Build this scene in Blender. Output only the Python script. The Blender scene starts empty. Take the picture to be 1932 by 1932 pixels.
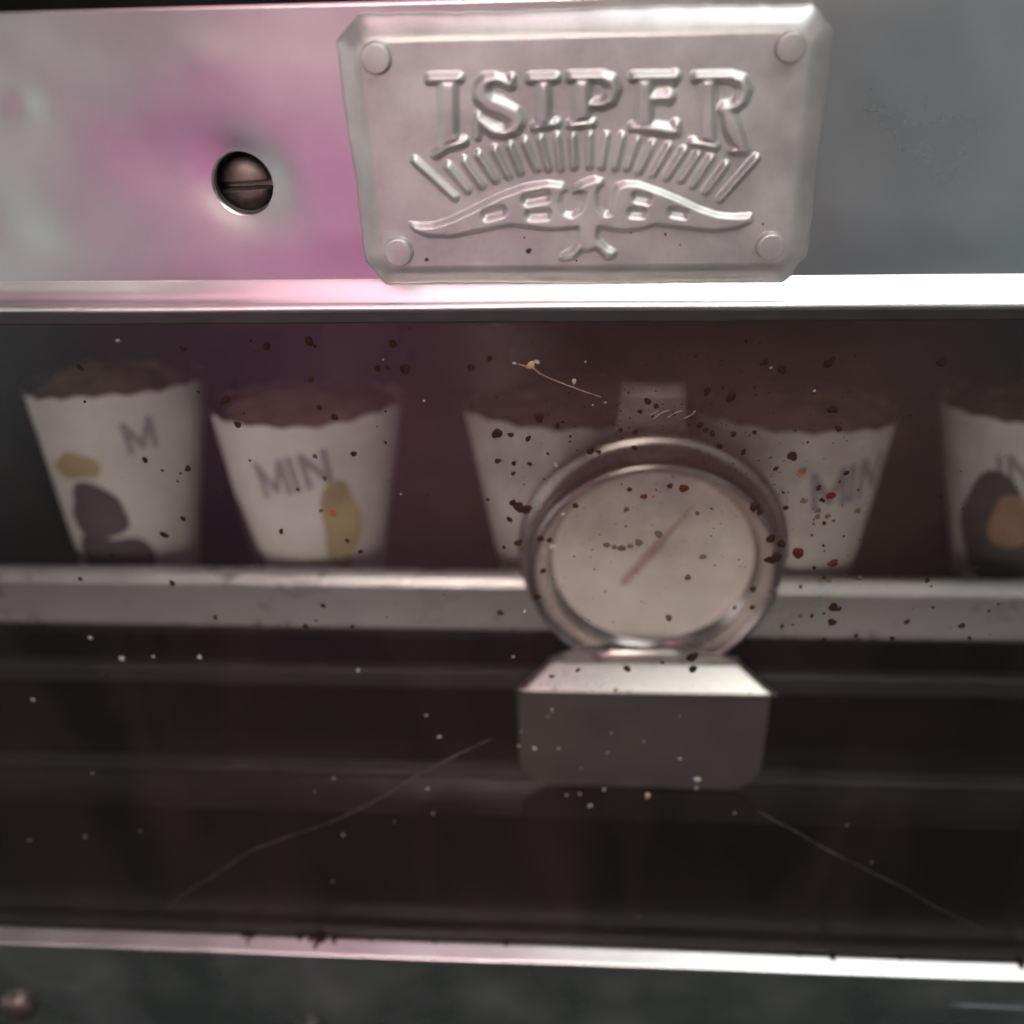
import bpy, bmesh, math, random
import numpy as np
from mathutils import Vector, Matrix

rnd = random.Random(7)
nrs = np.random.RandomState(11)
S = bpy.context.scene
COL = S.collection

# ------------------------------------------------------------------ camera
PITCH, YAW, ROLL, DIST = math.radians(31.054), math.radians(4.584), math.radians(-1.944), 0.18
FPX = 3156.5 * 1932 / 3088          # focal length in the pixels of a 1932 px wide picture
fwd = Vector((-math.sin(YAW) * math.cos(PITCH), math.cos(YAW) * math.cos(PITCH), -math.sin(PITCH)))
r0 = Vector((math.cos(YAW), math.sin(YAW), 0))
u0 = r0.cross(fwd)
RIGHT = r0 * math.cos(ROLL) + u0 * math.sin(ROLL)
UP = -r0 * math.sin(ROLL) + u0 * math.cos(ROLL)
CAM = -fwd * DIST
cd = bpy.data.cameras.new('camera')
cd.sensor_width = 36
cd.lens = 36 * FPX / 1932
cd.clip_start = 0.005
cd.clip_end = 50
cd.dof.use_dof = True
cd.dof.focus_distance = 0.165
cd.dof.aperture_fstop = 11.5
co = bpy.data.objects.new('camera', cd)
COL.objects.link(co)
co.matrix_world = Matrix(((RIGHT.x, UP.x, -fwd.x, CAM.x), (RIGHT.y, UP.y, -fwd.y, CAM.y),
                          (RIGHT.z, UP.z, -fwd.z, CAM.z), (0, 0, 0, 1)))
S.camera = co


def at(u, v, Y=0.0):
    """the point of the vertical plane y=Y that the photograph shows at (u, v) of 1932"""
    d = RIGHT * ((u - 966) / FPX) + UP * ((966 - v) / FPX) + fwd
    return CAM + d * ((Y - CAM.y) / d.y)


# ------------------------------------------------------------------ world, lamps and added fills
W = bpy.data.worlds.new('World')
S.world = W
W.use_nodes = True
W.node_tree.nodes['Background'].inputs[0].default_value = (0.9, 1.0, 0.93, 1)
W.node_tree.nodes['Background'].inputs[1].default_value = 0.036
S.view_settings.view_transform = 'Standard'
S.view_settings.look = 'None'
S.view_settings.exposure = 0
S.view_settings.gamma = 1


def lamp(name, loc, aim, sx, sy, col, power, spread=180):
    l = bpy.data.lights.new(name, 'AREA')
    l.shape = 'ELLIPSE'
    l.size, l.size_y, l.color, l.energy = sx, sy, col, power
    l.spread = math.radians(spread)
    o = bpy.data.objects.new(name, l)
    COL.objects.link(o)
    o.location = loc
    o.rotation_euler = (Vector(aim) - Vector(loc)).to_track_quat('-Z', 'Y').to_euler()
    return o


lamp('ceiling_lamp', (0.26, -0.33, 0.72), (0.03, 0, 0), 0.50, 0.46, (0.95, 1, 0.98), 4.6)
lamp('pink_overhead_lamp', (-0.16, -0.30, 0.66), (-0.02, 0, 0), 0.20, 0.34, (1, 0.40, 0.57), 0.70)  # pink light from overhead, read from the tint on the lip
lamp('front_fill', (0.42, -1.0, 0.36), (0, 0.1, -0.05), 0.95, 0.32, (0.90, 1, 0.92), 0.75)  # unseen front fill, added to light the cups and the rail
lamp('cup_fill', (-0.10, -1.0, 0.34), (-0.005, 0.09, -0.065), 0.30, 0.26, (1, 0.85, 0.77), 0.135, 22)  # unseen narrow fill, added to brighten the middle of the cup row
lamp('pink_shirt_fill', (-0.168, -0.60, -0.14), (-0.03, 0, 0.03), 0.26, 0.46, (1, 0.30, 0.66), 0.24)  # added light standing in for a pink shirt mirrored in the fascia
lamp('left_surround_fill', (-0.55, -0.54, -0.07), (-0.08, 0, 0.03), 0.40, 0.50, (0.88, 1, 0.94), 0.33)  # added light standing in for bright surroundings mirrored at fascia left
lamp('side_fill', (-0.80, -0.22, 0.06), (0.0, 0, 0.04), 0.45, 0.40, (1, 0.88, 0.93), 0.75)  # unseen left fill, added to light the plate's left bevel
lamp('right_surround_fill', (0.46, -0.62, -0.12), (0.08, 0, 0.03), 0.60, 0.45, (0.72, 0.87, 1), 0.17)  # added light standing in for bluish surroundings mirrored at fascia right


# ------------------------------------------------------------------ materials
def mat(name, base, metal=0.0, rough=0.5, var=0.0, vscale=60, rvar=0.0, bump=0.0, bscale=900, spec=0.5,
        stretch=None, second=None):
    m = bpy.data.materials.new(name)
    m.use_nodes = True
    nt = m.node_tree
    N, L = nt.nodes, nt.links
    b = N['Principled BSDF']
    b.inputs['Base Color'].default_value = (*base, 1)
    b.inputs['Metallic'].default_value = metal
    b.inputs['Roughness'].default_value = rough
    b.inputs['Specular IOR Level'].default_value = spec
    tc = N.new('ShaderNodeTexCoord')
    src = tc.outputs['Object']
    if stretch:
        mp = N.new('ShaderNodeMapping')
        mp.inputs['Scale'].default_value = stretch
        L.new(src, mp.inputs[0])
        src = mp.outputs[0]
    if var or rvar:
        n = N.new('ShaderNodeTexNoise')
        n.inputs['Scale'].default_value = vscale
        n.inputs['Detail'].default_value = 6
        n.inputs['Roughness'].default_value = 0.62
        L.new(src, n.inputs['Vector'])
        if var:
            cr = N.new('ShaderNodeValToRGB')
            s2 = second or tuple(c * (1 - var) for c in base)
            cr.color_ramp.elements[0].position = 0.35
            cr.color_ramp.elements[0].color = (*s2, 1)
            cr.color_ramp.elements[1].position = 0.65
            cr.color_ramp.elements[1].color = (*[min(1, c * (1 + var * .4)) for c in base], 1)
            L.new(n.outputs['Fac'], cr.inputs[0])
            L.new(cr.outputs[0], b.inputs['Base Color'])
        if rvar:
            mr = N.new('ShaderNodeMapRange')
            mr.inputs['From Min'].default_value = 0.3
            mr.inputs['From Max'].default_value = 0.7
            mr.inputs['To Min'].default_value = max(0.02, rough - rvar)
            mr.inputs['To Max'].default_value = rough + rvar
            L.new(n.outputs['Fac'], mr.inputs['Value'])
            L.new(mr.outputs[0], b.inputs['Roughness'])
    if bump:
        n2 = N.new('ShaderNodeTexNoise')
        n2.inputs['Scale'].default_value = bscale
        n2.inputs['Detail'].default_value = 4
        L.new(src, n2.inputs['Vector'])
        bp = N.new('ShaderNodeBump')
        bp.inputs['Strength'].default_value = bump
        bp.inputs['Distance'].default_value = 0.0002
        L.new(n2.outputs['Fac'], bp.inputs['Height'])
        L.new(bp.outputs[0], b.inputs['Normal'])
    return m


def glass_mat(name, dust, rough, dustcol=(0.5, 0.42, 0.40), scale=35, cloud=None):
    m = bpy.data.materials.new(name)
    m.use_nodes = True
    nt = m.node_tree
    N, L = nt.nodes, nt.links
    N.remove(N['Principled BSDF'])
    out = N['Material Output']
    tr = N.new('ShaderNodeBsdfTransparent')
    gl = N.new('ShaderNodeBsdfGlossy')
    gl.inputs['Roughness'].default_value = rough
    fr = N.new('ShaderNodeFresnel')
    ge = N.new('ShaderNodeNewGeometry')          # the same weak reflection on both faces of the pane
    io = N.new('ShaderNodeMapRange')
    io.inputs['To Min'].default_value = 1.45
    io.inputs['To Max'].default_value = 1 / 1.45
    L.new(ge.outputs['Backfacing'], io.inputs['Value'])
    L.new(io.outputs[0], fr.inputs['IOR'])
    mx = N.new('ShaderNodeMixShader')
    L.new(fr.outputs[0], mx.inputs[0])
    L.new(tr.outputs[0], mx.inputs[1])
    L.new(gl.outputs[0], mx.inputs[2])
    df = N.new('ShaderNodeBsdfDiffuse')
    df.inputs[0].default_value = (*dustcol, 1)
    mx2 = N.new('ShaderNodeMixShader')
    n = N.new('ShaderNodeTexNoise')
    tc = N.new('ShaderNodeTexCoord')
    wp = N.new('ShaderNodeMapping')       # wiped streaks: the film is drawn out along one slant
    wp.inputs['Rotation'].default_value = (0, 0.5, 0)
    wp.inputs['Scale'].default_value = (1, 1, 0.30)
    L.new(tc.outputs['Object'], wp.inputs[0])
    L.new(wp.outputs[0], n.inputs['Vector'])
    n.inputs['Scale'].default_value = scale
    n.inputs['Detail'].default_value = 7
    n.inputs['Roughness'].default_value = 0.65
    n.inputs['Distortion'].default_value = 0.6
    mr = N.new('ShaderNodeMapRange')
    mr.inputs['From Min'].default_value = 0.38
    mr.inputs['From Max'].default_value = 0.72
    mr.inputs['To Min'].default_value = dust * 0.12
    mr.inputs['To Max'].default_value = dust * 2.8
    L.new(n.outputs['Fac'], mr.inputs['Value'])
    L.new(mr.outputs[0], mx2.inputs[0])
    L.new(mx.outputs[0], mx2.inputs[1])
    L.new(df.outputs[0], mx2.inputs[2])
    last = mx2
    if cloud:                            # a brown grease stain with a ragged edge of its own
        ds = N.new('ShaderNodeVectorMath')
        ds.operation = 'DISTANCE'
        sc_ = N.new('ShaderNodeMapping')
        sc_.inputs['Scale'].default_value = (0.62, 0, 1)
        L.new(tc.outputs['Object'], sc_.inputs[0])
        L.new(sc_.outputs[0], ds.inputs[0])
        ds.inputs[1].default_value = (cloud.x * 0.62, 0, cloud.z)
        n3 = N.new('ShaderNodeTexNoise')
        n3.inputs['Scale'].default_value = 120
        n3.inputs['Detail'].default_value = 8
        L.new(tc.outputs['Object'], n3.inputs['Vector'])
        m1 = N.new('ShaderNodeMapRange')
        m1.interpolation_type = 'SMOOTHSTEP'
        m1.inputs['From Min'].default_value = 0.052
        m1.inputs['From Max'].default_value = 0.004
        m1.inputs['To Max'].default_value = 0.56
        L.new(ds.outputs['Value'], m1.inputs['Value'])
        mu = N.new('ShaderNodeMath')
        mu.operation = 'MULTIPLY'
        L.new(m1.outputs[0], mu.inputs[0])
        L.new(n3.outputs['Fac'], mu.inputs[1])
        d3 = N.new('ShaderNodeBsdfDiffuse')
        d3.inputs[0].default_value = (0.088, 0.046, 0.042, 1)
        mx3 = N.new('ShaderNodeMixShader')
        L.new(mu.outputs[0], mx3.inputs[0])
        L.new(last.outputs[0], mx3.inputs[1])
        L.new(d3.outputs[0], mx3.inputs[2])
        last = mx3
    L.new(last.outputs[0], out.inputs['Surface'])
    return m


M = {
    'steel': mat('brushed_stainless_steel', (0.60, 0.59, 0.58), 1, 0.30, 0.13, 26, 0.04),
    'lip': mat('polished_steel_lip', (0.72, 0.71, 0.70), 1, 0.36, 0.05, 60, 0.04),
    'plate': mat('stamped_aluminium', (0.50, 0.48, 0.47), 0.62, 0.40, 0.20, 110, 0.05, 0.12, 2200),
    'black_trim': mat('dark_rubber_trim', (0.035, 0.032, 0.032), 0, 0.45, 0.3, 90),
    'screw': mat('old_brass_screw', (0.17, 0.13, 0.12), 0.8, 0.42, 0.4, 500),
    'inside': mat('sooty_dark_enamel', (0.012, 0.010, 0.010), 0, 0.30, 0.3, 40, 0.08),
    'ramp_black': mat('matt_black_ramp', (0.004, 0.0025, 0.0025), 0, 0.95, spec=0.0),  # matt black that keeps the added ramp free of reflections
    'floor': mat('black_glossy_floor', (0.007, 0.004, 0.004), 0, 0.16, 0.3, 40, 0.08, spec=0.35),
    'rib': mat('dull_dark_steel', (0.04, 0.04, 0.038), 0.5, 0.42, 0.3, 60),
    'rail': mat('shelf_edge_steel', (0.50, 0.49, 0.48), 0.45, 0.30, 0.12, 50, 0.06),
    'panel': mat('lower_panel_steel', (0.66, 0.70, 0.68), 1, 0.30, 0.2, 30, 0.08),
    'thermo': mat('thermometer_steel', (0.58, 0.53, 0.49), 0.85, 0.30, 0.2, 90, 0.06),
    'bezel': mat('bezel_chrome', (0.62, 0.57, 0.54), 1, 0.24, 0.2, 90, 0.06),
    'hook': mat('dull_hook_plate', (0.52, 0.42, 0.38), 0.2, 0.5, 0.25, 200),
    'flange': mat('thermometer_dull_steel', (0.075, 0.066, 0.062), 0.3, 0.45, 0.15, 90, 0.06),
    'dial': mat('pale_dial_card', (0.66, 0.61, 0.55), 0, 0.6, 0.12, 80),
    'needle': mat('faded_red_needle', (0.45, 0.31, 0.26), 0, 0.6),
    'cup': mat('white_paper', (0.56, 0.54, 0.50), 0, 0.7, 0.12, 60),
    'cup_in': mat('kraft_brown_paper', (0.11, 0.055, 0.035), 0, 0.8, 0.2, 60),
    'baked': mat('golden_brown_crust', (0.23, 0.135, 0.075), 0, 0.75, 0.5, 130, 0, 0.4, 500),
    'ink': mat('grey_print', (0.24, 0.235, 0.24), 0, 0.7),
    'dark_ink_shade': mat('dark_brown_print_and_shade', (0.075, 0.06, 0.06), 0, 0.7, 0.3, 80),  # dark print, also used to paint shade on the end cups
    'mustard': mat('mustard_print', (0.40, 0.32, 0.16), 0, 0.7, 0.3, 80),
    'orange': mat('orange_print', (0.32, 0.19, 0.11), 0, 0.7, 0.3, 80),
    'spot': mat('burnt_grease_and_slot_shadow', (0.030, 0.013, 0.009), 0, 0.8, 0.4, 900, spec=0.12),  # grease and chips, also the painted shadow of the thermometer slot
    'spot_red': mat('dark_red_sauce', (0.075, 0.014, 0.010), 0, 0.7, 0.4, 900, spec=0.15),
    'spot_olive': mat('dried_olive_smear', (0.10, 0.075, 0.045), 0, 0.8, 0.4, 900, spec=0.15),
    'spot_orange': mat('orange_sauce', (0.28, 0.09, 0.03), 0, 0.4, 0.4, 900),
    'crumb': mat('pale_crumb', (0.34, 0.30, 0.27), 0, 0.8, 0.4, 900),
    'crumb_tan': mat('tan_crumb', (0.45, 0.28, 0.14), 0, 0.8, 0.3, 900),
    'thread': mat('greasy_scratch', (0.062, 0.052, 0.05), 0, 0.8, 0.9, 260),
    'fibre': mat('pale_fibre', (0.26, 0.15, 0.13), 0, 0.7, 0.5, 400),
    'wall': mat('dim_wall_paint', (0.22, 0.23, 0.19), 0, 0.8, 0.3, 3),
    'glass': glass_mat('greasy_glass', 0.0065, 0.28, dustcol=(0.42, 0.30, 0.27), cloud=at(1255, 790, 0.0025)),
    'lens': glass_mat('dial_lens_glass', 0.02, 0.12),
}


# ------------------------------------------------------------------ object helpers
def link(name, me, m=None, parent=None, smooth=True):
    o = bpy.data.objects.new(name, me)
    COL.objects.link(o)
    if m is not None and not me.materials:
        me.materials.append(m)
    if smooth:
        for p in me.polygons:
            p.use_smooth = True
    if parent:
        o.parent = parent
        o.matrix_parent_inverse = world_of(parent).inverted()
    return o


def world_of(o):
    w = Matrix.LocRotScale(o.location, o.rotation_euler, o.scale)
    if o.parent:
        return world_of(o.parent) @ o.matrix_parent_inverse @ w
    return w


def mesh(name, verts, faces, m=None, parent=None, smooth=True):
    me = bpy.data.meshes.new(name)
    me.from_pydata([tuple(v) for v in verts], [], faces)
    me.update()
    return link(name, me, m, parent, smooth)


def bmobj(name, bm, m, parent=None, smooth=False):
    bmesh.ops.recalc_face_normals(bm, faces=bm.faces)
    me = bpy.data.meshes.new(name)
    bm.to_mesh(me)
    bm.free()
    return link(name, me, m, parent, smooth)


def box(name, x0, x1, y0, y1, z0, z1, m, parent=None, bev=0.0):
    bm = bmesh.new()
    bmesh.ops.create_cube(bm, size=1)
    for v in bm.verts:
        v.co = Vector(((x0 + x1) / 2 + v.co.x * (x1 - x0), (y0 + y1) / 2 + v.co.y * (y1 - y0),
                       (z0 + z1) / 2 + v.co.z * (z1 - z0)))
    if bev:
        bmesh.ops.bevel(bm, geom=bm.edges[:], offset=bev, segments=3, profile=0.5, affect='EDGES')
    return bmobj(name, bm, m, parent, False)


def empty(name, loc, label, cat, group=None):
    o = bpy.data.objects.new(name, None)
    COL.objects.link(o)
    o.location = loc
    o.empty_display_size = 0.01
    o['label'] = label
    o['category'] = cat
    if group:
        o['group'] = group
    return o


def lathe(name, prof, c, m, parent=None, seg=96):
    """profile of (r, y) turned about an axis along y through c"""
    verts, faces = [], []
    n = len(prof)
    for r, y in prof:
        for k in range(seg):
            a = 2 * math.pi * k / seg
            verts.append((c[0] + r * math.cos(a), c[1] + y, c[2] + r * math.sin(a)))
    for i in range(n - 1):
        for k in range(seg):
            k2 = (k + 1) % seg
            faces.append((i * seg + k, i * seg + k2, (i + 1) * seg + k2, (i + 1) * seg + k))
    return mesh(name, verts, faces, m, parent)


def profile_x(name, prof, x0, x1, m, parent, nx=80, warp=None):
    """open profile of (y, z) swept along x, with an optional warp(x, i, y, z)"""
    verts, faces = [], []
    n = len(prof)
    for k in range(nx + 1):
        x = x0 + (x1 - x0) * k / nx
        for i, (y, z) in enumerate(prof):
            if warp:
                y, z = warp(x, i, y, z)
            verts.append((x, y, z))
    for k in range(nx):
        for i in range(n - 1):
            a = k * n + i
            faces.append((a, a + 1, a + n + 1, a + n))
    return mesh(name, verts, faces, m, parent)


def tube(name, pts, r, m, parent=None, seg=6):
    cu = [Vector(p) for p in pts]
    verts, faces = [], []
    for i, p in enumerate(cu):
        t = (cu[min(i + 1, len(cu) - 1)] - cu[max(i - 1, 0)]).normalized()
        a = t.cross(Vector((0, 1, 0))).normalized()
        b = t.cross(a)
        rr = r(i / (len(cu) - 1)) if callable(r) else r
        for k in range(seg):
            g = 2 * math.pi * k / seg
            verts.append(p + a * (rr * math.cos(g)) + b * (rr * math.sin(g)))
    for i in range(len(cu) - 1):
        for k in range(seg):
            k2 = (k + 1) % seg
            faces.append((i * seg + k, i * seg + k2, (i + 1) * seg + k2, (i + 1) * seg + k))
    faces.append(tuple(range(seg)))
    faces.append(tuple(range((len(cu) - 1) * seg, len(cu) * seg)))
    return mesh(name, verts, faces, m, parent)


def smooth_path(pts, n=8, jit=0.0):
    out = []
    P = [Vector(p) for p in pts]
    for i in range(len(P) - 1):
        p0, p1, p2, p3 = P[max(i - 1, 0)], P[i], P[i + 1], P[min(i + 2, len(P) - 1)]
        for k in range(n):
            t = k / n
            q = 0.5 * ((2 * p1) + (p2 - p0) * t + (2 * p0 - 5 * p1 + 4 * p2 - p3) * t * t + (3 * p1 - p0 - 3 * p2 + p3) * t ** 3)
            if jit:
                q = q + Vector((rnd.gauss(0, jit), 0, rnd.gauss(0, jit)))
            out.append(q)
    out.append(P[-1])
    return out


def blob(name, c, rx, rz, h, m, parent, n=12, irr=0.22, ang=0.0, out=Vector((0, -1, 0))):
    """an irregular low dome lying on a plane that faces out"""
    zax = Vector((1, 0, 0)).cross(out) * -1 if abs(out.y) > 0.99 else Vector((1, 0, 0)).cross(out)
    zax.normalize()
    if zax.z < 0:
        zax = -zax
    xax = Vector((1, 0, 0))
    ph = [rnd.uniform(0, 6.28) for _ in range(3)]
    vs, fs = [], []
    prof = ((1.0, -0.1), (0.82, 0.55), (0.45, 0.92))
    for (s, hh) in prof:
        for k in range(n):
            a = 2 * math.pi * k / n
            rr = 1 + irr * (math.sin(2 * a + ph[0]) * 0.5 + math.sin(3 * a + ph[1]) * 0.6 + math.sin(5 * a + ph[2]) * 0.4)
            x, z = rx * rr * s * math.cos(a), rz * rr * s * math.sin(a)
            x, z = x * math.cos(ang) - z * math.sin(ang), x * math.sin(ang) + z * math.cos(ang)
            vs.append(c + xax * x + zax * z + out * (h * hh))
    vs.append(c + out * h)
    for i in range(2):
        for k in range(n):
            k2 = (k + 1) % n
            fs.append((i * n + k, i * n + k2, (i + 1) * n + k2, (i + 1) * n + k))
    for k in range(n):
        fs.append((2 * n + k, 2 * n + (k + 1) % n, 3 * n))
    return mesh(name, vs, fs, m, parent)


# signed distances on arrays (x, z in metres)
def sd_seg(X, Z, a, b, r0_, r1_=None):
    r1_ = r0_ if r1_ is None else r1_
    dx, dz = b[0] - a[0], b[1] - a[1]
    L2 = dx * dx + dz * dz + 1e-18
    t = np.clip(((X - a[0]) * dx + (Z - a[1]) * dz) / L2, 0, 1)
    return np.hypot(X - a[0] - t * dx, Z - a[1] - t * dz) - (r0_ + (r1_ - r0_) * t)


def sd_poly(X, Z, P):
    d = np.full(X.shape, 1e9)
    inside = np.zeros(X.shape, bool)
    n = len(P)
    for i in range(n):
        a, b = P[i], P[(i + 1) % n]
        d = np.minimum(d, sd_seg(X, Z, a, b, 0))
        c = (a[1] > Z) != (b[1] > Z)
        den = (b[1] - a[1]) if abs(b[1] - a[1]) > 1e-12 else 1e-12
        inside ^= c & (X < (b[0] - a[0]) * (Z - a[1]) / den + a[0])
    return np.where(inside, -d, d)


def relief(name, X, Z, H, keep, y0, m, parent):
    """a sheet of grid cells standing H proud of the plane y=y0, only where keep is set"""
    idx = -np.ones(X.shape, int)
    cell = keep[:-1, :-1] & keep[1:, :-1] & keep[:-1, 1:] & keep[1:, 1:]
    used = np.zeros(X.shape, bool)
    used[:-1, :-1] |= cell
    used[1:, :-1] |= cell
    used[:-1, 1:] |= cell
    used[1:, 1:] |= cell
    idx[used] = np.arange(used.sum())
    V = np.stack([X[used], y0 - H[used], Z[used]], 1)
    a, b, c, d = idx[:-1, :-1][cell], idx[:-1, 1:][cell], idx[1:, 1:][cell], idx[1:, :-1][cell]
    return mesh(name, V.tolist(), np.stack([a, b, c, d], 1).tolist(), m, parent)


def emboss(name, fn, bounds, height, soft, y0, m, parent, step=0.00012, blur=2):
    x0, x1, z0, z1 = bounds
    pad = soft + 0.0008
    xs = np.arange(x0 - pad, x1 + pad, step)
    zs = np.arange(z0 - pad, z1 + pad, step)
    X, Z = np.meshgrid(xs, zs)
    d = fn(X, Z)
    t = np.clip((soft * 0.62 - d) / (soft * 1.4), 0, 1)
    H = height * (t * t * (3 - 2 * t))
    for _ in range(blur):                # the press leaves no sharp creases
        for ax in (0, 1):
            A = np.pad(H, [(2, 2) if k == ax else (0, 0) for k in (0, 1)])
            n_ = H.shape[ax]
            H = sum(np.take(A, range(q, q + n_), axis=ax) for q in range(5)) / 5
    H = H - 0.000012
    return relief(name, X, Z, H, d < soft * 0.62 + 0.0004, y0, m, parent)


XL, XR = -0.26, 0.26

# ================================================================== the wall behind (a sliver shows above the cabinet)
wall = box('wall', -3, 3, 0.9, 0.95, -1.2, 1.6, M['wall'])
wall['kind'] = 'structure'
wall['label'] = 'dim wall far behind the top edge of the cabinet'

# ================================================================== the cabinet
cab = empty('display_cabinet', (0, 0.1, -0.17), 'stainless steel display cabinet with an embossed nameplate above a spattered glass pane',
            'display cabinet')
Z_TOP = at(300, 14).z
Z_LIP = at(966, 524).z           # where the sheet starts to flare
Y_EDGE = -0.0005
while (Z_LIP - at(966, 571, Y_EDGE).z) / -Y_EDGE > math.tan(math.radians(49)):
    Y_EDGE -= 0.00002                # flared until the sheet leans back by 49 degrees
Z_EDGE = at(966, 571, Y_EDGE).z   # the front edge of the flared lip
HC = at(455, 349)                 # centre of the screw hole
HR = 0.00465

dents = [(at(45, 200), 0.0022, 0.00025), (at(20, 430), 0.006, 0.0004), (at(330, 90), 0.010, -0.00035),
         (at(240, 300), 0.012, 0.0003), (at(600, 240), 0.012, -0.0003), (at(1700, 180), 0.014, 0.0003),
         (at(1800, 430), 0.012, -0.0003), (at(640, 470), 0.006, -0.0003), (at(30, 60), 0.003, 0.0003)]


def fascia_y(x, z):
    y = 0.0
    for c, r, a in dents:
        y += 0.85 * a * math.exp(-((x - c.x) ** 2 + (z - c.z) ** 2) / (r * r))
    y += 0.00003 * math.sin(x * 210 + 1.3) * math.sin(z * 260 + 0.4) + 0.00002 * math.sin(x * 430 + z * 300)
    d = math.hypot(x - HC.x, z - HC.z)
    y += 0.00055 * math.exp(-(max(0, d - HR) / 0.0030) ** 1.3)
    d2 = math.hypot(x - HC.x + 0.008, (z - HC.z - 0.003) * 1.3)
    y += 0.00045 * math.exp(-(d2 / 0.0085) ** 2)
    f1, f2 = min(1, max(0, (z - Z_LIP) / 0.008)), min(1, max(0, (Z_TOP - z) / 0.009))
    return y * f1 * f1 * (3 - 2 * f1) * f2 * f2 * (3 - 2 * f2)


# front sheet: grid columns with a square patch round the screw hole joined to the round hole
HS = 0.0105
NP = 20                          # cells along one side of the square patch
step = 2 * HS / NP
xs = [HC.x - HS + i * step for i in range(NP + 1)]
while xs[0] > XL:
    xs.insert(0, xs[0] - 0.0013)
while xs[-1] < XR:
    xs.append(xs[-1] + 0.0013)
zs = [HC.z - HS + i * step for i in range(NP + 1)]
lo = np.linspace(Z_LIP, HC.z - HS, 24)[:-1].tolist()
hi = np.linspace(HC.z + HS, Z_TOP, 30)[1:].tolist()
zs = lo + zs + hi
bm = bmesh.new()
G = {}
ix0 = min(range(len(xs)), key=lambda i: abs(xs[i] - (HC.x - HS)))
iz0 = len(lo)
for i, x in enumerate(xs):
    for j, z in enumerate(zs):
        if ix0 < i < ix0 + NP and iz0 < j < iz0 + NP:
            continue
        G[i, j] = bm.verts.new((x, fascia_y(x, z), z))
for i in range(len(xs) - 1):
    for j in range(len(zs) - 1):
        if ix0 <= i < ix0 + NP and iz0 <= j < iz0 + NP:
            continue
        bm.faces.new((G[i, j], G[i + 1, j], G[i + 1, j + 1], G[i, j + 1]))
ring = [(ix0 + k, iz0) for k in range(NP)] + [(ix0 + NP, iz0 + k) for k in range(NP)] + \
       [(ix0 + NP - k, iz0 + NP) for k in range(NP)] + [(ix0, iz0 + NP - k) for k in range(NP)]
prev = [G[k] for k in ring]
rings = 16
for s in range(1, rings + 4):
    cur = []
    for k in ring:
        v = G[k].co
        dx, dz = v.x - HC.x, v.z - HC.z
        a = math.atan2(dz, dx)
        rr = math.hypot(dx, dz)
        if s <= rings:
            t = s / rings
            t = 1 - (1 - t) ** 1.6
            R_ = rr * (1 - t) + HR * t
            y = fascia_y(HC.x + R_ * math.cos(a), HC.z + R_ * math.sin(a))
        elif s == rings + 1:
            R_ = HR - 0.00025
            y = 0.0019
        elif s == rings + 2:
            R_ = HR - 0.0003
            y = 0.0023
        else:
            R_ = HR + 0.0006
            y = 0.0026
        cur.append(bm.verts.new((HC.x + R_ * math.cos(a), y, HC.z + R_ * math.sin(a))))
    for q in range(len(ring)):
        q2 = (q + 1) % len(ring)
        bm.faces.new((prev[q], prev[q2], cur[q2], cur[q]))
    prev = cur
# rolled top edge and the flared lip at the bottom, welded to the sheet
top_prev = [G[i, len(zs) - 1] for i in range(len(xs))]
for (y, dz) in ((0.0003, 0.00005), (0.03, -0.0045)):
    cur = [bm.verts.new((x, y, Z_TOP + dz)) for x in xs]
    for i in range(len(xs) - 1):
        bm.faces.new((top_prev[i], top_prev[i + 1], cur[i + 1], cur[i]))
    top_prev = cur
fascia = bmobj('fascia', bm, M['steel'], cab, True)
fascia['label'] = 'dented stainless fascia with a recessed screw left of the nameplate'

# the lip: concave flare then a rounded front edge and the return underneath
lp = []
for k in range(15):
    t = k / 14
    lp.append((Y_EDGE * (t ** 1.12), Z_LIP + (Z_EDGE - Z_LIP) * t))
for k in range(1, 7):
    a = k / 6 * math.pi * 0.85
    lp.append((Y_EDGE - 0.0006 * math.sin(a), Z_EDGE - 0.0007 * (1 - math.cos(a))))
lp += [(Y_EDGE + 0.002, Z_EDGE - 0.0012), (0.0022, Z_EDGE - 0.0012)]


def lip_warp(x, i, y, z):
    t = min(1, i / 14)
    left = 1 / (1 + math.exp((x + 0.048) / 0.008))
    w = 0.00020 * math.sin(x * 60 + 1.0) + 0.0001 * math.sin(x * 145)
    y2 = y + left * 0.0005 * math.sin(math.pi * t) * (1 if i < 15 else 0)
    z2 = z + w * t * 0.35 + left * 0.0003 * math.sin(2 * math.pi * t) * (1 if i < 15 else 0)
    return y2, z2


lip = profile_x('fascia_lip', lp, XL, XR, M['lip'], cab, 200, lip_warp)
lip['label'] = 'bright flared lower lip of the fascia'


# slotted screw deep in the hole
def slotted(name, c, R_, y0, rise, slot, m, parent, ang=0.0):
    n = 61
    g = np.linspace(-R_, R_, n)
    X, Z = np.meshgrid(g, g)
    r = np.hypot(X, Z)
    H = rise * np.sqrt(np.clip(1 - (r / R_) ** 2, 0, 1))
    zz = Z * math.cos(ang) - X * math.sin(ang)
    H = np.where(np.abs(zz) < slot, -rise * 0.7, H)
    H = np.where(r > R_ * 0.97, -rise * 0.9, H)
    return relief(name, X + c.x, Z + c.z, H, r < R_ * 1.0, y0, m, parent)


lathe('screw_recess', [(HR + 0.0005, 0.0022), (HR + 0.0005, 0.0098), (0.00001, 0.0099)], (HC.x, 0, HC.z), M['inside'], fascia, 40)
slotted('screw', at(456, 353, 0.004), 0.0043, 0.0060, 0.0015, 0.00060, M['screw'], fascia, 0.03)

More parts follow.
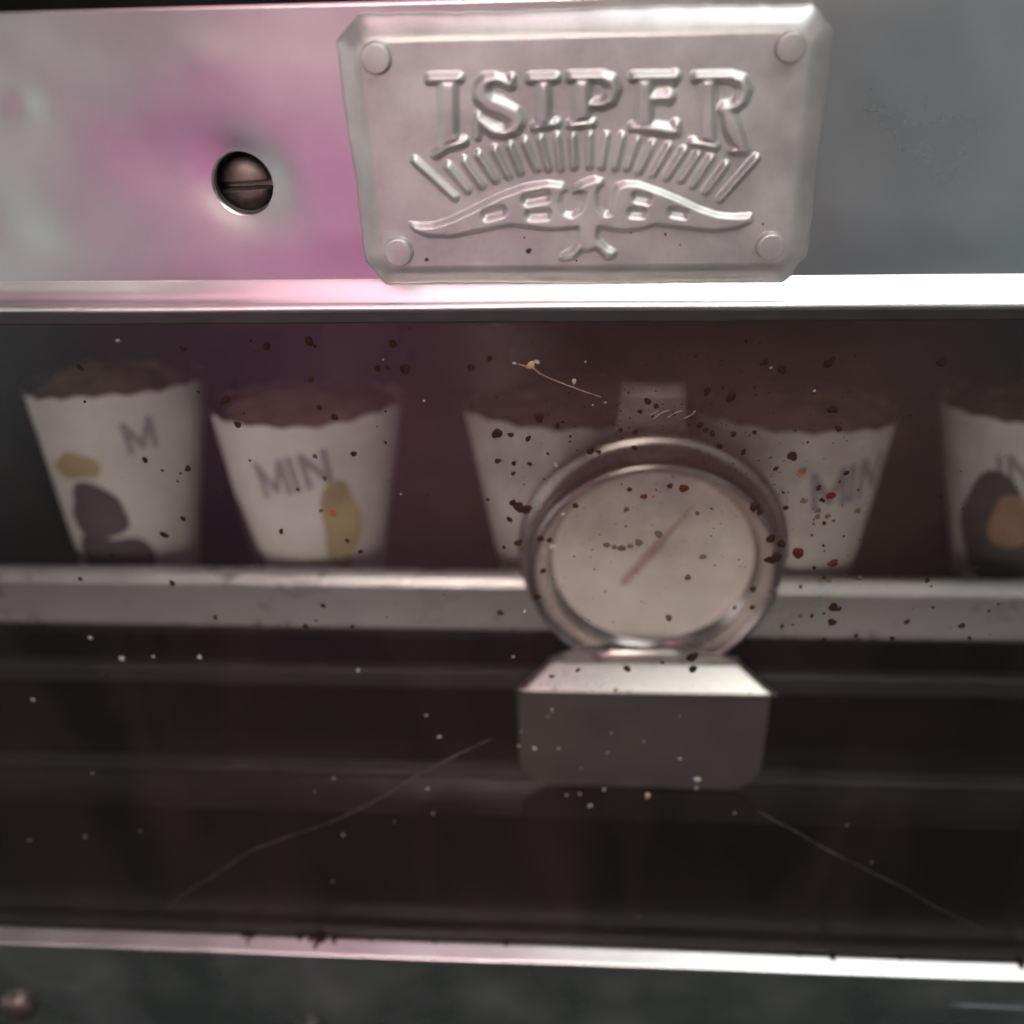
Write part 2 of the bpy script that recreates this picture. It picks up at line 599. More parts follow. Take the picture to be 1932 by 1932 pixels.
# ------------------------------------------------------------------ nameplate
YP0, YP = -0.0004, -0.0024


def za(x, y):      # a point read off an enlargement of the plate's relief
    p = at((x / 1.68 + 1200) * 0.62565, (y / 1.6807 + 200) * 0.62565, YP)
    return (p.x, p.z)


def zb(x, y, Y=YP0):
    p = at((x / 1.1365 + 900) * 0.62565, (y / 1.1365) * 0.62565, Y)
    return (p.x, p.z)


corners = [zb(*c) for c in [(130, 140), (203, 50), (1760, 10), (1832, 98), (1742, 878), (1662, 963), (303, 970), (234, 900)]]
sub = []
for i in range(8):
    a, b = Vector(corners[i]), Vector(corners[(i + 1) % 8])
    n = max(3, int((b - a).length / 0.0012))
    nn = Vector((-(b - a).y, (b - a).x)).normalized()
    for k in range(n):
        t = k / n
        q = a.lerp(b, t)
        if k:
            q += nn * rnd.gauss(0, 0.00006) + nn * 0.00012 * math.sin(t * 9 + i * 2)
        sub.append((q, i, t))


def inset(d):
    """offset the eight sided outline inwards by d"""
    lines = []
    for i in range(8):
        a, b = Vector(corners[i]), Vector(corners[(i + 1) % 8])
        t = (b - a).normalized()
        nrm = Vector((t.y, -t.x))
        lines.append((a + nrm * d, t))
    res = []
    for i in range(8):
        p, t = lines[i - 1]
        q, s = lines[i]
        den = t.x * s.y - t.y * s.x
        k = ((q.x - p.x) * s.y - (q.y - p.y) * s.x) / den
        res.append(p + t * k)
    return res


ci = Vector((sum(c[0] for c in corners) / 8, sum(c[1] for c in corners) / 8))
if (inset(0.001)[0] - ci).length > (Vector(corners[0]) - ci).length:
    _ins = inset
    inset = lambda d: _ins(-d)
layers = [(0.0, 0.0006), (0.0, YP0 - 0.0002), (0.00025, YP0 - 0.0005), (0.0011, YP0 - 0.00105), (0.0020, YP0 - 0.00155),
          (0.0028, YP + 0.00010), (0.0034, YP)]
verts, faces = [], []
for li, (d, y) in enumerate(layers):
    ic = inset(d)
    for (q, i, t) in sub:
        base = Vector(corners[i]).lerp(Vector(corners[(i + 1) % 8]), t)
        off = (q - base) * max(0, 1 - d / 0.002)
        p = ic[i].lerp(ic[(i + 1) % 8], t) + off
        verts.append((p.x, y, p.y))
n = len(sub)
for li in range(len(layers) - 1):
    for k in range(n):
        k2 = (k + 1) % n
        faces.append((li * n + k, li * n + k2, (li + 1) * n + k2, (li + 1) * n + k))
faces.append(tuple(range((len(layers) - 1) * n, len(layers) * n)))
plate = mesh('nameplate', verts, faces, M['plate'], cab, True)
plate['label'] = 'grey stamped metal nameplate with clipped corners reading ISIPER'
plate.data.polygons[len(faces) - 1].use_smooth = False


def poly_fn(P, extra=(), holes=()):
    P = [za(*p) for p in P] if P else None
    E_ = [(za(*a), za(*b), w0, w1) for a, b, w0, w1 in extra]
    Hh = [(za(*a), za(*b), w) for a, b, w in holes]
    k = 0.000034                        # metres to one pixel of the enlargement

    def fn(X, Z):
        d = sd_poly(X, Z, P) if P else np.full(X.shape, 1e9)
        for a, b, w0, w1 in E_:
            d = np.minimum(d, sd_seg(X, Z, a, b, w0 * k, w1 * k))
        for a, b, w in Hh:
            d = np.maximum(d, -sd_seg(X, Z, a, b, w * k))
        return d
    pts = (P or []) + [e[0] for e in E_] + [e[1] for e in E_]
    w = max([e[2] for e in E_] + [e[3] for e in E_] + [0]) * k
    bx = [p[0] for p in pts]
    bz = [p[1] for p in pts]
    return fn, (min(bx) - w, max(bx) + w, min(bz) - w, max(bz) + w)


def chain(pts, ws):
    return [(pts[i], pts[i + 1], ws[i], ws[i + 1]) for i in range(len(pts) - 1)]


LET = []
# I
LET.append(([(212, 70), (298, 70), (300, 335), (325, 372), (255, 402), (203, 430), (212, 390)],
            chain([(160, 64), (312, 60)], [15, 15]) + chain([(190, 445), (240, 410), (335, 380)], [13, 16, 15]), ()))
# S
LET.append((None, chain([(575, 62), (578, 98)], [14, 10]) +
            chain([(570, 95), (535, 75), (490, 62), (445, 75), (420, 110), (425, 150), (465, 190), (530, 215), (585, 245),
                   (610, 275), (590, 315), (540, 335), (480, 325), (435, 290), (408, 262)],
                  [12, 14, 17, 24, 30, 33, 33, 33, 32, 28, 24, 20, 20, 17, 12]) +
            chain([(404, 255), (405, 360)], [12, 8]), ()))
# I
LET.append(([(705, 70), (772, 70), (772, 265), (795, 288), (700, 305), (708, 280)],
            chain([(672, 63), (802, 58)], [15, 15]) + chain([(695, 308), (805, 288)], [13, 13]), ()))
# P
LET.append(([(893, 60), (972, 60), (972, 270), (892, 285)],
            chain([(875, 55), (1040, 53)], [15, 16]) +
            chain([(1035, 55), (1080, 75), (1097, 115), (1078, 165), (1035, 190), (975, 193)], [16, 22, 24, 24, 18, 13]) +
            chain([(876, 296), (985, 286)], [14, 14]), ()))
# E
LET.append(([(1212, 60), (1288, 60), (1288, 310), (1210, 305)],
            chain([(1195, 55), (1408, 52)], [15, 17]) + chain([(1402, 45), (1400, 78)], [15, 9]) +
            chain([(1285, 160), (1375, 155)], [19, 19]) + chain([(1372, 140), (1372, 172)], [12, 12]) +
            chain([(1188, 308), (1290, 312), (1405, 330)], [13, 22, 19]) + chain([(1408, 295), (1410, 330)], [16, 14]), ()))
# R
LET.append(([(1532, 60), (1610, 60), (1606, 395), (1528, 375)],
            chain([(1510, 55), (1690, 52)], [15, 16]) +
            chain([(1690, 55), (1740, 75), (1758, 118), (1740, 170), (1700, 205), (1635, 215)], [16, 22, 24, 24, 20, 16]) +
            chain([(1655, 215), (1690, 300), (1720, 375), (1745, 415)], [24, 33, 30, 20]) +
            chain([(1490, 385), (1605, 405)], [14, 14]) + chain([(1690, 425), (1755, 425)], [12, 17]), ()))
for P, ex, ho in LET:
    fn, bd = poly_fn(P, ex, ho)
    emboss('letter', fn, bd, 0.00080, 0.00072, YP, M['plate'], plate, blur=1)

RAYS = [((85, 475), (290, 665)), ((255, 505), (355, 628)), ((335, 475), (425, 605)), ((408, 445), (495, 577)),
        ((490, 420), (560, 557)), ((566, 400), (622, 535)), ((642, 380), (703, 520)), ((721, 365), (764, 516)),
        ((805, 355), (824, 516)), ((884, 355), (893, 508)), ((970, 350), (970, 505)), ((1055, 352), (1032, 508)),
        ((1135, 355), (1102, 510)), ((1212, 372), (1162, 513)), ((1290, 395), (1222, 530)), ((1372, 405), (1293, 542)),
        ((1450, 425), (1362, 562)), ((1520, 445), (1436, 573)), ((1585, 465), (1496, 602)), ((1660, 500), (1562, 632)),
        ((1815, 465), (1632, 672))]
for a, b in RAYS:
    fn, bd = poly_fn(None, [(a, b, 12, 11)])
    emboss('ray', fn, bd, 0.00075, 0.00062, YP, M['plate'], plate, blur=1)

BIRD = [(60, 795), (110, 803), (180, 800), (270, 772), (400, 710), (520, 650), (640, 605), (760, 586), (835, 596),
        (856, 622), (832, 645), (822, 690), (842, 738), (880, 752), (920, 728), (945, 685), (952, 640), (915, 632),
        (890, 640), (900, 612), (935, 586), (980, 570), (1035, 574), (1038, 602), (1000, 612), (1000, 660), (1018, 712),
        (1048, 745), (1082, 740), (1088, 690), (1096, 625), (1112, 600), (1150, 588), (1215, 590), (1330, 630), (1430, 672),
        (1520, 715), (1620, 748), (1700, 755), (1792, 750), (1792, 785), (1720, 818), (1600, 835), (1480, 820), (1400, 812),
        (1305, 800), (1240, 822), (1150, 834), (1080, 825), (1020, 812), (1005, 845), (1015, 875), (1060, 915), (1105, 938),
        (1096, 965), (1055, 970), (1012, 925), (966, 905), (925, 938), (892, 970), (825, 976), (832, 955), (880, 930),
        (912, 890), (918, 815), (860, 820), (760, 825), (650, 812), (580, 803), (500, 815), (400, 835), (270, 862), (150, 858),
        (80, 828)]
HOLES = [((450, 747), (525, 728), 17), ((655, 672), (748, 655), 17), ((672, 748), (752, 742), 16),
         ((1208, 658), (1258, 668), 15), ((1185, 735), (1232, 737), 15), ((1390, 733), (1445, 742), 14)]
fn, bd = poly_fn(BIRD, chain([(1000, 592), (978, 640), (974, 720), (962, 800), (962, 890)], [22, 24, 34, 42, 38]), HOLES)
emboss('bird_emblem', fn, bd, 0.00078, 0.00044, YP, M['plate'], plate, blur=1)

for (x, y, R_) in ((262, 202, 52), (1690, 165), (340, 868), (1620, 850)) and ((262, 202, 51), (1690, 165, 51), (340, 868, 48), (1620, 850, 47)):
    c = zb(x, y, YP - 0.0012)
    r = abs(zb(x + R_, y, YP - 0.0012)[0] - c[0])
    lathe('rivet', [(r * 1.12, 0.0002), (r * 1.05, -0.0001), (r * 1.01, -0.0003), (r, -0.0009), (r * 0.97, -0.00105), (r * 0.92, -0.00111), (r * 0.85, -0.00112), (0.00001, -0.00112)],
          (c[0], YP, c[1]), M['plate'], plate, 40)

for (x, y, r) in ((662, 935, 13), (146, 980, 9), (1355, 852, 6), (640, 868, 5), (1180, 842, 6), (1850, 800, 5), (275, 640, 5), (905, 985, 5), (1430, 905, 4)):
    c = za(x, y)
    k_ = r * 0.000034
    blob('grime_spot', Vector((c[0], YP, c[1])), k_, k_, 0.00004, M['rib'], plate, 10, 0.25)
# ------------------------------------------------------------------ opening: trim, glass, sill, lower panel
Z_TRIM = at(966, 607, 0.0015).z
box('header_trim', XL, XR, 0.0008, 0.006, Z_TRIM, Z_EDGE - 0.0008, M['black_trim'], cab, 0.0004)
YG = 0.0025
SY0 = 0.0022
p0, p1 = at(0, 1748, SY0), at(1932, 1815, SY0)
Z_SILL = (p0.z + p1.z) / 2
YS = -0.0012
while (Z_SILL - (at(0, 1780, YS).z + at(1932, 1842, YS).z) / 2) / (SY0 - YS) > math.tan(math.radians(34)) and YS > -0.02:
    YS -= 0.00002
q0, q1 = at(0, 1780, YS), at(1932, 1842, YS)
Z_SILLF = (q0.z + q1.z) / 2
glass = box('glass_pane', XL, XR, YG, YG + 0.003, Z_SILL - 0.008, Z_TRIM + 0.002, M['glass'], cab)
glass['label'] = 'greasy glass pane spattered with dark food spots'
sp = [(SY0 + 0.0001, Z_SILL - 0.003), (SY0, Z_SILL)]
for k in range(1, 7):
    t = k / 6
    sp.append((SY0 + (YS - SY0) * t, Z_SILL + (Z_SILLF - Z_SILL) * t))
for k in range(1, 6):
    a = k / 5 * math.pi * 0.8
    sp.append((YS - 0.0005 * math.sin(a), Z_SILLF - 0.0006 * (1 - math.cos(a))))
sp += [(YS + 0.0012, Z_SILLF - 0.0016), (YS + 0.0012, Z_SILLF - 0.003)]


def sill_warp(x, i, y, z):
    return y, z + 0.00012 * math.sin(x * 55 + 0.5) + 0.00003 * math.sin(x * 170 + 1)


sill = profile_x('door_sill', sp, XL, XR, M['lip'], cab, 160, sill_warp)
sill['label'] = 'bright chipped metal strip below the glass'


# rust chips along the sill's upper edge
sn = Vector((0, Z_SILLF - Z_SILL, SY0 - YS)).normalized()
for (x, dx, w, h_) in ((462, 0, 9, 4), (476, 0, 8, 4), (566, 0, 7, 4), (588, 0, 8, 5), (606, 0, 12, 7), (631, 0, 7, 6), (955, 0, 7, 3),
                       (1062, 0, 5, 3), (1571, 0, 8, 5), (344, 0, 5, 2), (1926, 0, 12, 8), (1508, 0, 5, 2), (120, 0, 6, 2), (250, 0, 4, 2), (700, 0, 6, 2), (820, 0, 5, 2), (1210, 0, 6, 2), (1330, 0, 4, 2), (1700, 0, 6, 2), (598, 0, 5, 14), (470, 0, 4, 12)):
    c = Vector((at(x, 1748 + 67 * x / 1932, SY0).x, SY0, Z_SILL))
    c += Vector((0, YS - SY0, Z_SILLF - Z_SILL)) * (h_ / 45)
    blob('rust_chip', c, w * 0.00010, h_ * 0.00014, 0.00010, M['spot'], sill, 10, 0.3, 0, sn)

# lower panel: a dark reflecting sheet with a shallow crease at the right
ZB = Z_SILLF - 0.075
cr = at(1850, 1908, YS + 0.0015)
cv = at(1782, 1890, YS + 0.0015)
nx_, nz_ = 260, 60
pxs = np.linspace(XL, XR, nx_)
pzs = np.linspace(ZB, Z_SILLF - 0.0008, nz_)
PX, PZ = np.meshgrid(pxs, pzs)
PH = 0.0002 * np.sin(PX * 90 + 0.4) * np.sin(PZ * 120) + 0.00012 * np.sin(PX * 220 + PZ * 90)
PH += 0.0012 * np.exp(-((PZ - cr.z - 0.04 * (PX - cr.x)) / 0.0009) ** 2) / (1 + np.exp(-(PX - cv.x) / 0.0015))
PH += 0.0010 * np.exp(-((PX - cv.x - 0.1 * (PZ - cv.z)) / 0.0012) ** 2) * (PZ > cv.z - 0.003)
panel = relief('lower_panel', PX, PZ, PH, np.ones(PX.shape, bool), YS + 0.0022, M['panel'], cab)
panel['label'] = 'dark glossy steel panel under the bright strip'
for (u, v, R_) in ((580, 1958, 0.0046), (28, 1910, 0.0046)):
    c = at(u, v, YS)
    lathe('screw_head', [(R_, 0.0012), (R_, 0.0002), (R_ * 0.92, -0.0006), (R_ * 0.7, -0.0012), (R_ * 0.35, -0.0016), (0.00001, -0.0017)],
          (c.x, YS + 0.001, c.z), M['rib'] if u > 100 else M['screw'], panel, 32)

# ------------------------------------------------------------------ inside of the cabinet
YR = 0.076
Z_FLOOR = at(1200, 1497, 0.042).z
ZR1 = at(966, 1094, YR).z
ZR0 = at(966, 1196, YR).z
Y_BACK = 0.24
ramp = [(0.0057, Z_FLOOR - 0.05), (0.0057, Z_FLOOR - 0.0125), (0.007, Z_FLOOR - 0.0115)]
for k in range(9):
    t = k / 8
    ramp.append((0.007 + 0.026 * t, Z_FLOOR - 0.0115 * (1 - t * t * (3 - 2 * t))))
profile_x('added_floor_ramp', ramp, XL, XR, M['ramp_black'], cab, 4)  # ramp added so the floor's front edge catches no highlight
box('inner_floor', XL, XR, 0.033, Y_BACK, Z_FLOOR - 0.004, Z_FLOOR, M['floor'], cab)
box('back_panel', XL, XR, Y_BACK, Y_BACK + 0.003, Z_FLOOR - 0.004, Z_TOP, M['inside'], cab)
box('inner_roof', XL, XR, 0.0075, Y_BACK, Z_EDGE + 0.004, Z_EDGE + 0.007, M['inside'], cab)
box('side_panel', XL - 0.003, XL, 0.003, Y_BACK, Z_FLOOR - 0.05, Z_TOP, M['inside'], cab)
box('side_panel', XR, XR + 0.003, 0.003, Y_BACK, Z_FLOOR - 0.05, Z_TOP, M['inside'], cab)
box('shelf', XL, XR, YR + 0.0047, Y_BACK, ZR1 - 0.0232, ZR1 - 0.0217, M['inside'], cab)
rp = [(YR + 0.0045, ZR1 - 0.0170), (YR + 0.0045, ZR1 - 0.0008), (YR + 0.0040, ZR1 - 0.0001), (YR + 0.0030, ZR1 + 0.0001),
      (YR + 0.0021, ZR1 - 0.0003), (YR + 0.0016, ZR1 - 0.0008), (YR + 0.0010, ZR1 - 0.0018), (YR + 0.0003, ZR1 - 0.0030)]
rp += [(YR, ZR1 - 0.0034), (YR + 0.0006, ZR1 - 0.0040), (YR + 0.0006, ZR0 + 0.001), (YR + 0.0009, ZR0), (YR + 0.004, ZR0)]


def rail_warp(x, i, y, z):
    return y, z + 0.0006 * math.tanh(-(x - 0.03) * 60)


rail = profile_x('shelf_rail', rp, XL, XR, M['rail'], cab, 80, rail_warp)
rail['label'] = 'pale steel shelf edge with a bright rounded top'
zt, zb_ = at(966, 1268, 0.070).z, at(966, 1302, 0.070).z
box('floor_rib', XL, XR, 0.070, 0.074, zb_, zt, M['rib'], cab, 0.0008)
c1 = at(966, 1452, 0.05)
yrib = 0.05
for _ in range(8):                      # where that line of sight meets the floor
    zz = at(966, 1468, yrib).z
    yrib += (zz - Z_FLOOR) * 0.9
box('floor_rib', XL, XR, yrib, yrib + 0.0045, Z_FLOOR - 0.001, Z_FLOOR + 0.0012, M['rib'], cab, 0.0005)

# ------------------------------------------------------------------ dirt on the glass
YF = YG - 0.00002


def s4(x, y): return ((1300 + x / 1.3325) * 0.62565, (1000 + y / 1.3325) * 0.62565, 0.62565 / 1.3325)
def s5(x, y): return ((2200 + x / 1.6104) * 0.62565, (900 + y / 1.6104) * 0.62565, 0.62565 / 1.6104)
def s3(x, y): return ((x / 1.4862) * 0.62565, (950 + y / 1.4862) * 0.62565, 0.62565 / 1.4862)
def s6(x, y): return ((x / 1.2075) * 0.62565, (2000 + y / 1.2075) * 0.62565, 0.62565 / 1.2075)
def s7(x, y): return ((1500 + x / 1.2166) * 0.62565, (2000 + y / 1.2166) * 0.62565, 0.62565 / 1.2166)


DARK = [(s4, [(265, 410, 18), (320, 415, 9), (390, 430, 10), (435, 345, 16), (508, 380, 9), (268, 520, 10), (332, 530, 8),
              (396, 532, 8), (330, 570, 8), (352, 705, 19), (384, 714, 17), (328, 688, 12), (228, 675, 6), (315, 755, 10), (350, 848, 13),
              (210, 855, 8), (293, 867, 7), (440, 832, 12), (475, 838, 10), (580, 700, 10), (450, 962, 11), (425, 1065, 14),
              (278, 1130, 12), (817, 468, 9), (797, 635, 8), (960, 620, 10), (1300, 705, 17), (1320, 725, 12),
              (1365, 832, 17), (1408, 852, 15), (1385, 910, 20), (1355, 917, 14), (1160, 460, 10), (1255, 490, 7),
              (1130, 410, 10), (1215, 412, 9), (1450, 500, 15), (1425, 708, 9), (1557, 628, 9), (1295, 1035, 12), (1290, 1108, 9),
              (590, 1360, 9), (788, 1355, 14), (1050, 1308, 20), (1052, 1357, 15), (930, 1330, 8), (640, 480, 12), (672, 483, 9),
              (1385, 550, 8), (1580, 770, 7), (1540, 950, 6), (1580, 1235, 8), (1410, 1190, 6), (1530, 1145, 6), (575, 903, 4), (700, 1043, 4),
              (870, 280, 11), (905, 300, 9), (840, 322, 8), (975, 330, 8), (1080, 375, 10), (1105, 395, 9), (760, 395, 8), (820, 405, 9),
              (1205, 262, 16), (1110, 240, 12), (160, 145, 12), (235, 110, 10), (1300, 405, 8)]),
        (s5, [(308, 768, 17), (225, 828, 8), (17, 660, 11), (68, 740, 9), (450, 980, 10), (272, 1018, 10), (568, 848, 11), (400, 1150, 6),
              (456, 1200, 7), (408, 1305, 6), (460, 1355, 9), (570, 1325, 5), (962, 1370, 12), (505, 1500, 21),
              (535, 1508, 10), (498, 1572, 18), (400, 1540, 9), (458, 1530, 7), (255, 1590, 9), (307, 1585, 6), (455, 1655, 11), (615, 1638, 11),
              (790, 1650, 10), (862, 1570, 12), (1128, 1590, 15), (1165, 1648, 9), (1260, 1518, 9), (988, 1500, 7), (1305, 1485, 7),
              (500, 540, 18), (112, 1500, 9), (555, 1155, 5), (485, 312, 20), (255, 345, 16), (175, 310, 12), (1030, 310, 18), (625, 930, 5),
              (535, 890, 5), (260, 942, 6), (530, 632, 13), (1200, 1310, 9)]),
        (s3, [(380, 388, 6), (650, 650, 12), (842, 688, 12), (735, 985, 15), (820, 912, 11), (503, 1076, 7), (728, 697, 6), (797, 745, 5),
              (1010, 380, 16), (1065, 492, 13), (1432, 415, 11), (1500, 458, 13), (1585, 622, 11), (1335, 782, 7),
              (1260, 970, 11), (1557, 1012, 9), (1615, 1060, 10), (1120, 652, 5), (1000, 798, 9), (1395, 290, 11), (1692, 240, 11),
              (1815, 242, 18), (1740, 235, 9), (1385, 118, 17), (1195, 140, 14), (358, 235, 12), (820, 150, 12), (360, 1183, 10),
              (772, 1202, 13), (965, 1355, 11), (1448, 1303, 11), (1370, 1393, 11), (1417, 1370, 6), (1580, 1395, 8), (1728, 572, 6),
              (1733, 1353, 4), (305, 1620, 10), (470, 1615, 14), (1760, 130, 14)])]
RED = [(s4, [(1475, 890, 21), (1015, 630, 16), (855, 662, 10)]), (s5, [(492, 958, 17), (332, 1238, 0), (503, 1285, 19), (432, 920, 11)])]
OLIVE = [(s4, [(705, 858, 11), (735, 866, 9), (765, 870, 14), (800, 862, 10), (835, 848, 13), (915, 815, 14), (1490, 563, 16), (1500, 680, 11), (1092, 905, 11), (1032, 988, 11),
               (955, 1150, 13), (1220, 1110, 8), (485, 1385, 10), (785, 715, 10), (1070, 730, 8)]),
         (s5, [(365, 982, 12), (428, 1030, 11), (425, 1060, 12), (408, 1095, 6), (477, 1057, 11), (505, 1080, 7), (622, 1030, 12), (480, 1370, 12), (632, 1360, 10),
               (345, 1540, 12), (345, 1400, 9), (118, 1415, 13)]), (s3, [(1412, 633, 9), (1455, 733, 9), (1438, 877, 8)])]
ORANGE = [(s3, [(1492, 887, 15)]), (s5, [(350, 848, 17)])]
PALE = [(s3, [(528, 115, 8), (1717, 200, 4), (545, 1540, 12), (895, 1533, 10), (685, 1530, 7), (405, 1447, 10), (1605, 1592, 9),
              (1900, 385, 4), (1797, 803, 4)]),
        (s4, [(500, 535, 7), (488, 865, 12), (530, 733, 6), (860, 1090, 5), (820, 985, 8), (340, 967, 5), (377, 1125, 6), (330, 1307, 5),
              (485, 1520, 7), (470, 1547, 4), (362, 1608, 4), (415, 1675, 9), (513, 1675, 7), (352, 1665, 6), (708, 1693, 5), (1000, 1717, 7),
              (855, 1648, 5), (603, 1755, 4), (1070, 1800, 13), (1066, 1835, 8), (695, 1840, 7), (597, 1858, 6), (544, 1863, 5), (725, 1612, 4), (1000, 1545, 4),
              (700, 285, 4), (575, 200, 8), (650, 295, 3), (620, 122, 4), (1365, 145, 5), (1540, 238, 4), (425, 122, 8), (335, 127, 6)]),
        (s6, [(120, 133, 7), (337, 400, 5), (1215, 420, 6), (1145, 468, 4), (1557, 457, 7), (1600, 268, 7), (1553, 190, 5), (1250, 625, 6),
              (1210, 795, 4), (1577, 547, 5), (310, 632, 6), (107, 645, 5), (510, 610, 4), (820, 920, 3), (1437, 577, 3)]),
        (s7, [(1282, 595, 4), (1373, 730, 4), (340, 523, 8), (870, 550, 5)])]
TAN = [(s4, [(870, 1865, 12), (742, 1440, 9), (400, 135, 13)])]


def spots(groups, m, name, flat=0.2):
    for tr, lst in groups:
        for (x, y, r) in lst:
            if not r:
                continue
            u, v, k = tr(x, y)
            if name == 'grease_spot' and m in ('spot', 'spot_olive') and v < 640:
                pass
            c = at(u, v, YF)
            s = r * k * 0.000108 * (1.0 + 0.1 * rnd.random())
            e = rnd.uniform(0.78, 1.2)
            blob(name, c, s * e, s / e, min(0.0002, s * flat), M[m], glass, 14, rnd.choice((0.10, 0.14, 0.22)), rnd.uniform(-1, 1))


spots(DARK, 'spot', 'grease_spot')
spots(RED, 'spot_red', 'sauce_spot')
spots(OLIVE, 'spot_olive', 'grease_spot')
spots(ORANGE, 'spot_orange', 'sauce_spot')
spots(PALE, 'crumb', 'crumb')
spots(TAN, 'crumb_tan', 'crumb')
# the many specks too small to tell apart: one part of the pane
vs, fs = [], []
for k in range(1100):
    if k < 450:
        u, v = rnd.gauss(1260, 210), rnd.gauss(770, 90)
    elif k < 800:
        u, v = rnd.gauss(1380, 230), rnd.gauss(960, 170)
    else:
        u, v = rnd.uniform(0, 1932), rnd.uniform(620, 1740)
    if not (620 < v < 1735) or not (-40 < u < 1980):
        continue
    c = at(u, v, YF)
    r = min(0.00034, 0.00010 * math.exp(rnd.gauss(0, 0.45)))
    b0 = len(vs)
    for q in range(6):
        a = q * math.pi / 3
        rr = r * rnd.uniform(0.6, 1.2)
        vs.append(c + Vector((rr * math.cos(a), 0, rr * math.sin(a))))
    vs.append(c + Vector((0, -r * 0.6, 0)))
    for q in range(6):
        fs.append((b0 + q, b0 + (q + 1) % 6, b0 + 6))
sp_ = mesh('fine_specks', vs, fs, M['spot'], glass)
sp_['kind'] = 'stuff'

# scratches and a stuck fibre
pl = [s6(*p)[:2] for p in ((1790, 275), (1640, 345), (1500, 420), (1370, 500), (1200, 580), (1040, 635), (900, 690), (800, 760), (700, 820),
                           (620, 880), (570, 940))]
tube('scratch', smooth_path([at(u, v, YF - 0.00003) for u, v in pl], 8, 0.00004), lambda t: 0.00019 * (1 - 0.6 * t), M['thread'], glass)
pr = [s7(*p)[:2] for p in ((960, 545), (1040, 590), (1100, 620), (1200, 680), (1350, 755), (1500, 830), (1620, 900), (1770, 970))]
tube('scratch', smooth_path([at(u, v, YF - 0.00003) for u, v in pr], 8, 0.00003), lambda t: 0.00018 * (1 - 0.5 * t), M['thread'], glass)
pf = [s4(*p)[:2] for p in ((350, 130), (410, 150), (450, 175), (520, 205), (600, 235), (682, 263))]
tube('fibre', smooth_path([at(u, v, YF - 0.0001) for u, v in pf], 6, 0.00003), lambda t: 0.00016 * (1 - 0.4 * t), M['fibre'], glass)
for q in (((895, 350), (930, 325), (960, 315)), ((950, 345), (985, 325), (1010, 318)), ((1015, 350), (1045, 335), (1062, 318)),
          ((880, 340), (890, 330), (915, 318))):
    pf = [s4(*p)[:2] for p in q]
    tube('fibre', smooth_path([at(u, v, YF - 0.0001) for u, v in pf], 5), 0.00012, M['fibre'], glass)

# ================================================================== the thermometer
YD = 0.050                               # front of the bezel
DC = at(1231, 1058, YD + 0.006)
th = empty('oven_thermometer', (DC.x, YD + 0.006, Z_FLOOR),
           'round steel oven thermometer with a plain pale dial standing behind the glass', 'thermometer')
RD = (at(1420, 1056, YD + 0.006).x - at(1041, 1056, YD + 0.006).x) / 2
k = RD / 0.0232
cD = (DC.x, YD, DC.z)
lathe('housing', [(0.00001, 0.0118), (0.029 * k, 0.0118), (0.0312 * k, 0.0108), (0.0317 * k, 0.0098), (0.0314 * k, 0.0088), (0.0304 * k, 0.0083),
                  (0.0294 * k, 0.0080), (0.0288 * k, 0.0070), (0.0287 * k, 0.004)], cD, M['thermo'], th, 128)
lathe('bezel', [(0.0287 * k, 0.0045), (0.0290 * k, 0.0025), (0.0288 * k, 0.0008), (0.0281 * k, -0.0001), (0.0273 * k, 0.0000), (0.0267 * k, 0.0008),
                (0.0263 * k, 0.0020), (0.0250 * k, 0.0046), (0.0238 * k, 0.0060), (0.0233 * k, 0.0063), (0.0232 * k, 0.0075)], cD, M['bezel'], th, 128)
dial = lathe('dial', [(0.0234 * k, 0.0066), (0.00001, 0.0066)], cD, M['dial'], th, 96)
lathe('lens', [(0.0262 * k, 0.0022), (0.018 * k, 0.0015), (0.009 * k, 0.0011), (0.00001, 0.0010)], cD, M['lens'], th, 96)


def n4(x, y, Y=YD + 0.0055):
    u, v, _ = s4(x, y)
    return at(u, v, Y)


na, nb, nc = n4(772, 1012), n4(925, 850), n4(1062, 695)
dirn = (nc - na).normalized()
side = Vector((-dirn.z, 0, dirn.x))
pts = [na + side * 0.0010, na - dirn * 0.0009, na - side * 0.0010, nb - side * 0.0012, nb - side * 0.0006 + dirn * 0.001, nc, nb + side * 0.0006 + dirn * 0.001,
       nb + side * 0.0012]
bm = bmesh.new()
f = bm.faces.new([bm.verts.new(p) for p in pts])
ex = bmesh.ops.extrude_face_region(bm, geom=[f])
for v in ex['geom']:
    if isinstance(v, bmesh.types.BMVert):
        v.co.y += 0.0003
bmobj('needle', bm, M['needle'], th)

# stand: sloping top, dull front flange with rounded lower corners
YB = 0.042


def stand_pt(x, y, Y):
    p = n4(x, y, Y)
    return p


ZF1 = (n4(340, 1452, YB).z + n4(1400, 1452, YB).z) / 2
xl, xr = n4(338, 1452, YB).x, n4(1402, 1452, YB).x
yt = YB + 0.003
while (n4(850, 1305, yt).z - ZF1) / (yt - YB) > math.tan(math.radians(38)) and yt < YD - 0.0004:
    yt += 0.0001
ztp = n4(850, 1305, yt).z
xtl, xtr = n4(495, 1305, yt).x, n4(1222, 1305, yt).x
verts, faces = [], []
prof = [(0, 0.0), (0.02, 0.25), (0.10, 0.42), (0.5, 0.75), (1, 1)]
NXS = 24
rows = []
rowdef = []
for t in (0, 0.03, 0.08, 0.16, 0.3, 0.5, 0.75, 1.0):
    y = YB + (yt - YB) * t
    z = ZF1 + (ztp - ZF1) * t
    a, b = xl + (xtl - xl) * t, xr + (xtr - xr) * t
    if t == 0:
        a += 0.0005
        b -= 0.0005
    rowdef.append((y, z, a, b))
